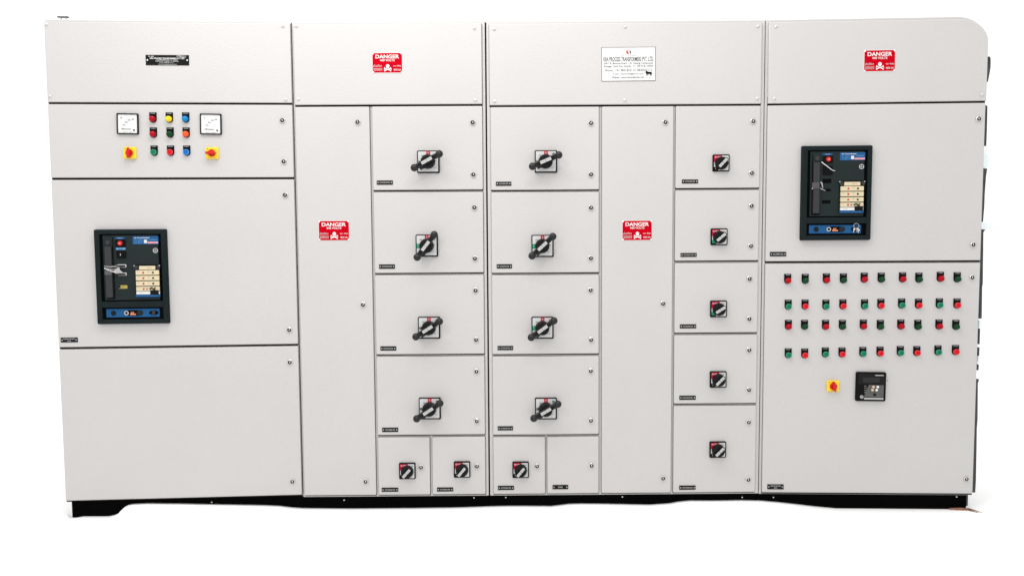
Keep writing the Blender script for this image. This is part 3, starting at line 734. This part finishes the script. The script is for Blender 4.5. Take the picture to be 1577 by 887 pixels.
    q = R(u1-.125, .642, u1-.01, .684); tu.slab(*q, y0-.010, y0-.015, .001, .0005, INK)
    q = R(u0-.01, .687, u1+.004, .712); tu.slab(*q, y0-.003, y0-.010, .001, .0005, BLUE); tu.text('M PRO 30', q[0]+q[2]*.25, q[1], .004, y0-.0104, BLUEL, width=.03)
    for s, uu in ((-1, u0+.005), (1, u1-.012)):
        q = R(uu-.02, .380, uu+.026, .420); tu.slab(*q, y0-.003, y0-.012, .003, .002, GRIPM); tu.sphere((U(uu+s*.022), y0-.010, V(.383)), .0030, GREYL, 10, 6)
    tu.build('trip_unit', o)
    # racking strip
    rk = MB(); q = R(.125, .838, .865, .927); rk.slab(*q, -.0085, -.012, .001, .0005, BLUE); zc = q[1]; y3 = -.0115
    for uu, rr, m_ in ((.225, .0115, BRK), (.60, .0115, BRKF)): rk.lathe([(rr, y3), (rr, y3-.002), (rr-.002, y3-.003)], m_, U(uu), zc, 22)
    rk.slab(U(.49), zc, w*.22, q[3]*.66, y3, y3-.001, .010, 0, BRKD)
    band(rk, .0062, .0100, 0, math.tau, U(.405), zc, y3-.0016, PRINT, 24)
    rk.text('SIT', U(.49), zc+.001, .008, y3-.0016, ORANGE, width=.016, bold=.04); rk.slab(U(.495), zc-.006, .026, .0055, y3, y3-.0014, .001, 0, ORANGE)
    rk.lathe([(.0115, y3), (.0115, y3-.004), (.009, y3-.005)], BRKF, U(.585), zc, 22)
    el = [(U(.785)+.021*math.cos(i*math.tau/24), zc+.0098*math.sin(i*math.tau/24)) for i in range(24)]
    rk.prism(el, y3, y3-.0018, BRKD); rk.lathe([(.0085, y3), (.0085, y3-.005), (.006, y3-.006)], GRIPM, U(.785), zc, 20); rk.lathe([(.004, y3-.005), (.004, y3-.0065)], CHROMED, U(.785), zc, 14)
    rk.build('racking_strip', o)
    # ties, tape, keys
    if kind == 'A':
        t = MB(); base = (U(.16), y0-.016, V(.405))
        for k in range(6):
            aa = random.uniform(-.004, .004)
            t.tube([(U(.15), y0-.016, V(.385+.012*k*.4)+aa), (U(.24), y0-.018-.001*k, V(.39+.01*k)+aa), (U(.33), y0-.008, V(.375+.018*k))], .0007, STEELW, 5)
        P = [(U(.255), V(.448)), (U(.30), V(.415)), (U(.345), V(.392)), (U(.36), V(.425)), (U(.40), V(.452)), (U(.33), V(.458))]
        t.rings([[(x, y0-.010, z) for x, z in P], [(x*.98, y0-.0135-.003*math.sin(i*2.2), z) for i, (x, z) in enumerate(P)]], TAPE)
        t.build('seal_tag', o)
        q = R(.152, .43, .245, .475); tb = MB(); tb.slab(*q, y0-.012, y0-.0148, .001, .0005, mat('grey_tape', (.07, .07, .075), .35)); tb.build('tape_band', o)
    else:
        t = MB(); t.tube([(U(.272), y0-.007, V(.175)), (U(.30), y0-.012, V(.195)), (U(.36), y0-.014, V(.23)), (U(.42), y0-.012, V(.262)), (U(.465), y0-.008, V(.268))], [.0026, .0022, .002, .0018, .0012], STEELW, 8)
        t.tube([(U(.255), y0-.016, V(.385)), (U(.272), y0-.017, V(.40)), (U(.29), y0-.012, V(.45))], [.003, .0032, .0015], TAPE, 8)
        t.tube([(U(.25), y0-.016, V(.45)), (U(.275), y0-.017, V(.462)), (U(.33), y0-.011, V(.476))], [.0018, .002, .0012], TAPE, 6)
        t.build('cable_tie', o)
        q = R(.135, .39, .24, .45); tb = MB(); tb.slab(*q, y0-.012, y0-.0148, .001, .0005, mat('grey_tape', (.05, .05, .055), .35)); tb.sphere((U(.142), y0-.013, V(.453)), .003, GREYL, 8, 6); tb.build('tape_band', o)
        ks = MB(); kx, kz = U(.785), zc
        ring_ = [(kx+.012*math.cos(i*math.tau/16), y3-.010, kz+.014+.012*math.sin(i*math.tau/16)) for i in range(17)]; ks.tube(ring_, .0009, STEELW, 5)
        for dx, dz in ((-.009, -.001), (.006, .001), (.012, -.004)):
            ks.slab(kx+dx, kz+dz, .009, .010, y3-.008, y3-.010, .004, .0004, CHROME); ks.slab(kx+dx-.002, kz+dz-.009, .003, .010, y3-.008, y3-.0095, .0006, 0, CHROME)
        ks.build('key_bunch', o)
    return o
breaker('A', [(143.3, 353.2), (254.6, 353), (260.6, 499), (149.3, 499.5)], 'A')
breaker('D', [(1236.2, 224.2), (1344.7, 223.9), (1341.6, 370), (1232.8, 370.4)], 'D')

# ------------------------------------------------------------------ power factor relay
cx, cz, w, h = rect('D', 1318.3, 573, 1364.2, 617.6, -.01); b = MB()
b.slab(0, 0, w, h, 0, -.013, .006, .003, BLACK); o = b.build('relay', CAB['D'], (cx, 0, cz)); o.rotation_euler = (0, .01, 0)
y = -.0128
s = MB(); s.slab(0, h*.27, w*.90, h*.36, y, y-.0012, .002, .0004, HUBM)
s.slab(-w*.01, h*.24, w*.58, h*.17, y, y-.0018, .001, 0, SCREEN); s.build('display', o)
f = MB()
P = [(-w*.08, h*.07), (w*.42, h*.06), (w*.42, -h*.36), (-w*.24, -h*.36)]
f.prism(P[::-1], y, y-.0014, RELAYF); f.box(-w*.23, w*.42, -h*.43, -h*.385, y, y-.0018, PRINT)
f.box(w*.12, w*.40, h*.385, h*.41, y-.001, y-.0018, GREYL)
for k in range(4): f.text(('kvar', 'COS', 'ALM', 'STEP')[k], -w*.19, h*(.03-.075*k), .004, y-.0006, PRINT, width=.010)
ex, ez = -w*.31, -h*.35; f.lathe([(.011, y), (.011, y-.001)], INK, ex, ez, 22); band(f, .0055, .0078, 0, math.tau, ex, ez, y-.0016, PRINT, 20)
f.box(ex-.006, ex+.006, ez-.001, ez+.001, y, y-.0018, PRINT); f.box(ex-.001, ex+.001, ez-.002, ez+.005, y, y-.0019, PRINT)
f.build('fascia', o)
for (u, v), m in zip(((.07, .0), (.215, .0), (.04, -.105), (.18, -.105), (.12, -.265)), (COPPER, DIAL, COPPER, DIAL, BLACK)):
    k = MB(); k.lathe([(.0060, y-.001), (.0060, y-.004), (.0045, y-.0055)], m, u*w, v*h, 18); k.build('key_button', o)
# tiny hole beside the relay
x, z = at('D', 1366.8, 585.5); b = MB(); b.lathe([(.0022, .001), (.0022, -.0012)], INKG, n=10); b.build('stud', CAB['D'], (x, 0, z))

# ------------------------------------------------------------------ background scraps along the right hand side, built as solids; lug on the roof
def strip(b, pts, y0, y1, m): b.prism(pts, y0, y1, m)
def q4(c, a, y): return [at(c, px, py, y) for px, py in a]
st = MB(); yy = .06
for poly in ([(1519, 87), (1525, 88), (1525.8, 92), (1525.6, 104), (1524, 114), (1521.6, 126), (1516, 131), (1518, 100)],
             [(1512, 259), (1520.5, 260), (1518.6, 272), (1516.6, 300), (1516, 318), (1514, 342), (1510, 342)],
             [(1510, 352), (1518, 353), (1514.6, 358), (1514, 400), (1513.6, 437), (1512.6, 442), (1512, 490), (1508.5, 491), (1507, 400)],
             [(1508, 506), (1509.5, 506), (1508.8, 530), (1506.5, 530)], [(1506, 535), (1508.6, 535), (1508, 548), (1506, 548)], [(1505, 560), (1507.6, 562), (1507, 570), (1504, 570)],
             [(1503, 584), (1508, 584), (1506, 590), (1505.6, 645), (1504.4, 660), (1504, 690), (1503, 740), (1502, 758), (1498, 758), (1499, 660)],
             [(1518, 162), (1520.8, 164), (1520, 200), (1519, 225), (1516, 225)]):
    pts = q4('D', poly, yy)
    if sum((pts[i][0]*pts[(i+1) % len(pts)][1]-pts[(i+1) % len(pts)][0]*pts[i][1]) for i in range(len(pts))) < 0: pts = pts[::-1]
    st.prism(pts, yy+.03, yy, DARKT)
st.build('side_scrap_dark', CAB['D'])
br = MB()
for poly in ([(1514, 232), (1517, 232), (1524, 247), (1521, 253), (1521, 258), (1513, 258)], [(1511, 342), (1518, 343), (1521, 348), (1520, 354), (1511, 353)],
             [(1508, 493), (1511, 494), (1510, 505), (1507, 505)], [(1506, 549), (1509, 549), (1508.5, 559), (1505, 559)]):
    pts = q4('D', poly, yy); pts = pts if sum((pts[i][0]*pts[(i+1) % len(pts)][1]-pts[(i+1) % len(pts)][0]*pts[i][1]) for i in range(len(pts))) > 0 else pts[::-1]
    br = MB(); br.prism(pts, yy+.025, yy-.002, PALE); br.build('side_scrap_pale', CAB['D'])
x, z = at('D', 1518, 349.5, .07); x2, z2 = at('D', 1543, 350, .07)
rd = MB(); rd.tube([(x, .07, z), (x+.02, .07, z), (x+.022, .07, z), (x2, .07, z2)], [.009, .009, .006, .0055], PALE, 10); rd.build('side_scrap_rod', CAB['D'])
x, z = at('A', 83.5, 23.8, .08); x2, z2 = at('A', 100, 23.8, .08)
lg = MB(); lg.box(x+.012, x+.014, Z['TA']-.004, z-.002, .12, .11, DIAL); lg.box(x2-.014, x2-.012, Z['TA']-.004, z-.002, .12, .11, DIAL); lg.box(x, x2, z-.0025, z+.0015, .12, .105, DARKT); lg.build('lifting_lug', CAB['A'])

# ------------------------------------------------------------------ wood scrap under the open end
W = GROUPW['D']; ux = UX['D']; p0 = OR['D']+ux*(W-.10)
b = MB()
b.tube([(0, .0, .006), (.05, -.004, .007), (.09, -.006, .006), (.118, -.03, .004)], [.0035, .005, .0045, .0015], WOOD, 6)
b.tube([(.02, -.006, .003), (.08, -.012, .004), (.11, -.045, .003)], [.002, .003, .001], WOOD, 5)
b.tube([(.075, -.002, .010), (.105, -.02, .006), (.128, -.05, .003)], [.001, .0025, .001], WOOD, 5)
o = b.build('wood_splinter', None, (p0.x, p0.y+.02, 0)); o['label'] = 'thin splintered brown wood scrap on the floor under the black base corner'; o['category'] = 'wood scrap'

for o in PROTOS+[hubo, gripo, kno, yko]+list(lens.values())+list(caps.values()):
    bpy.data.objects.remove(o)
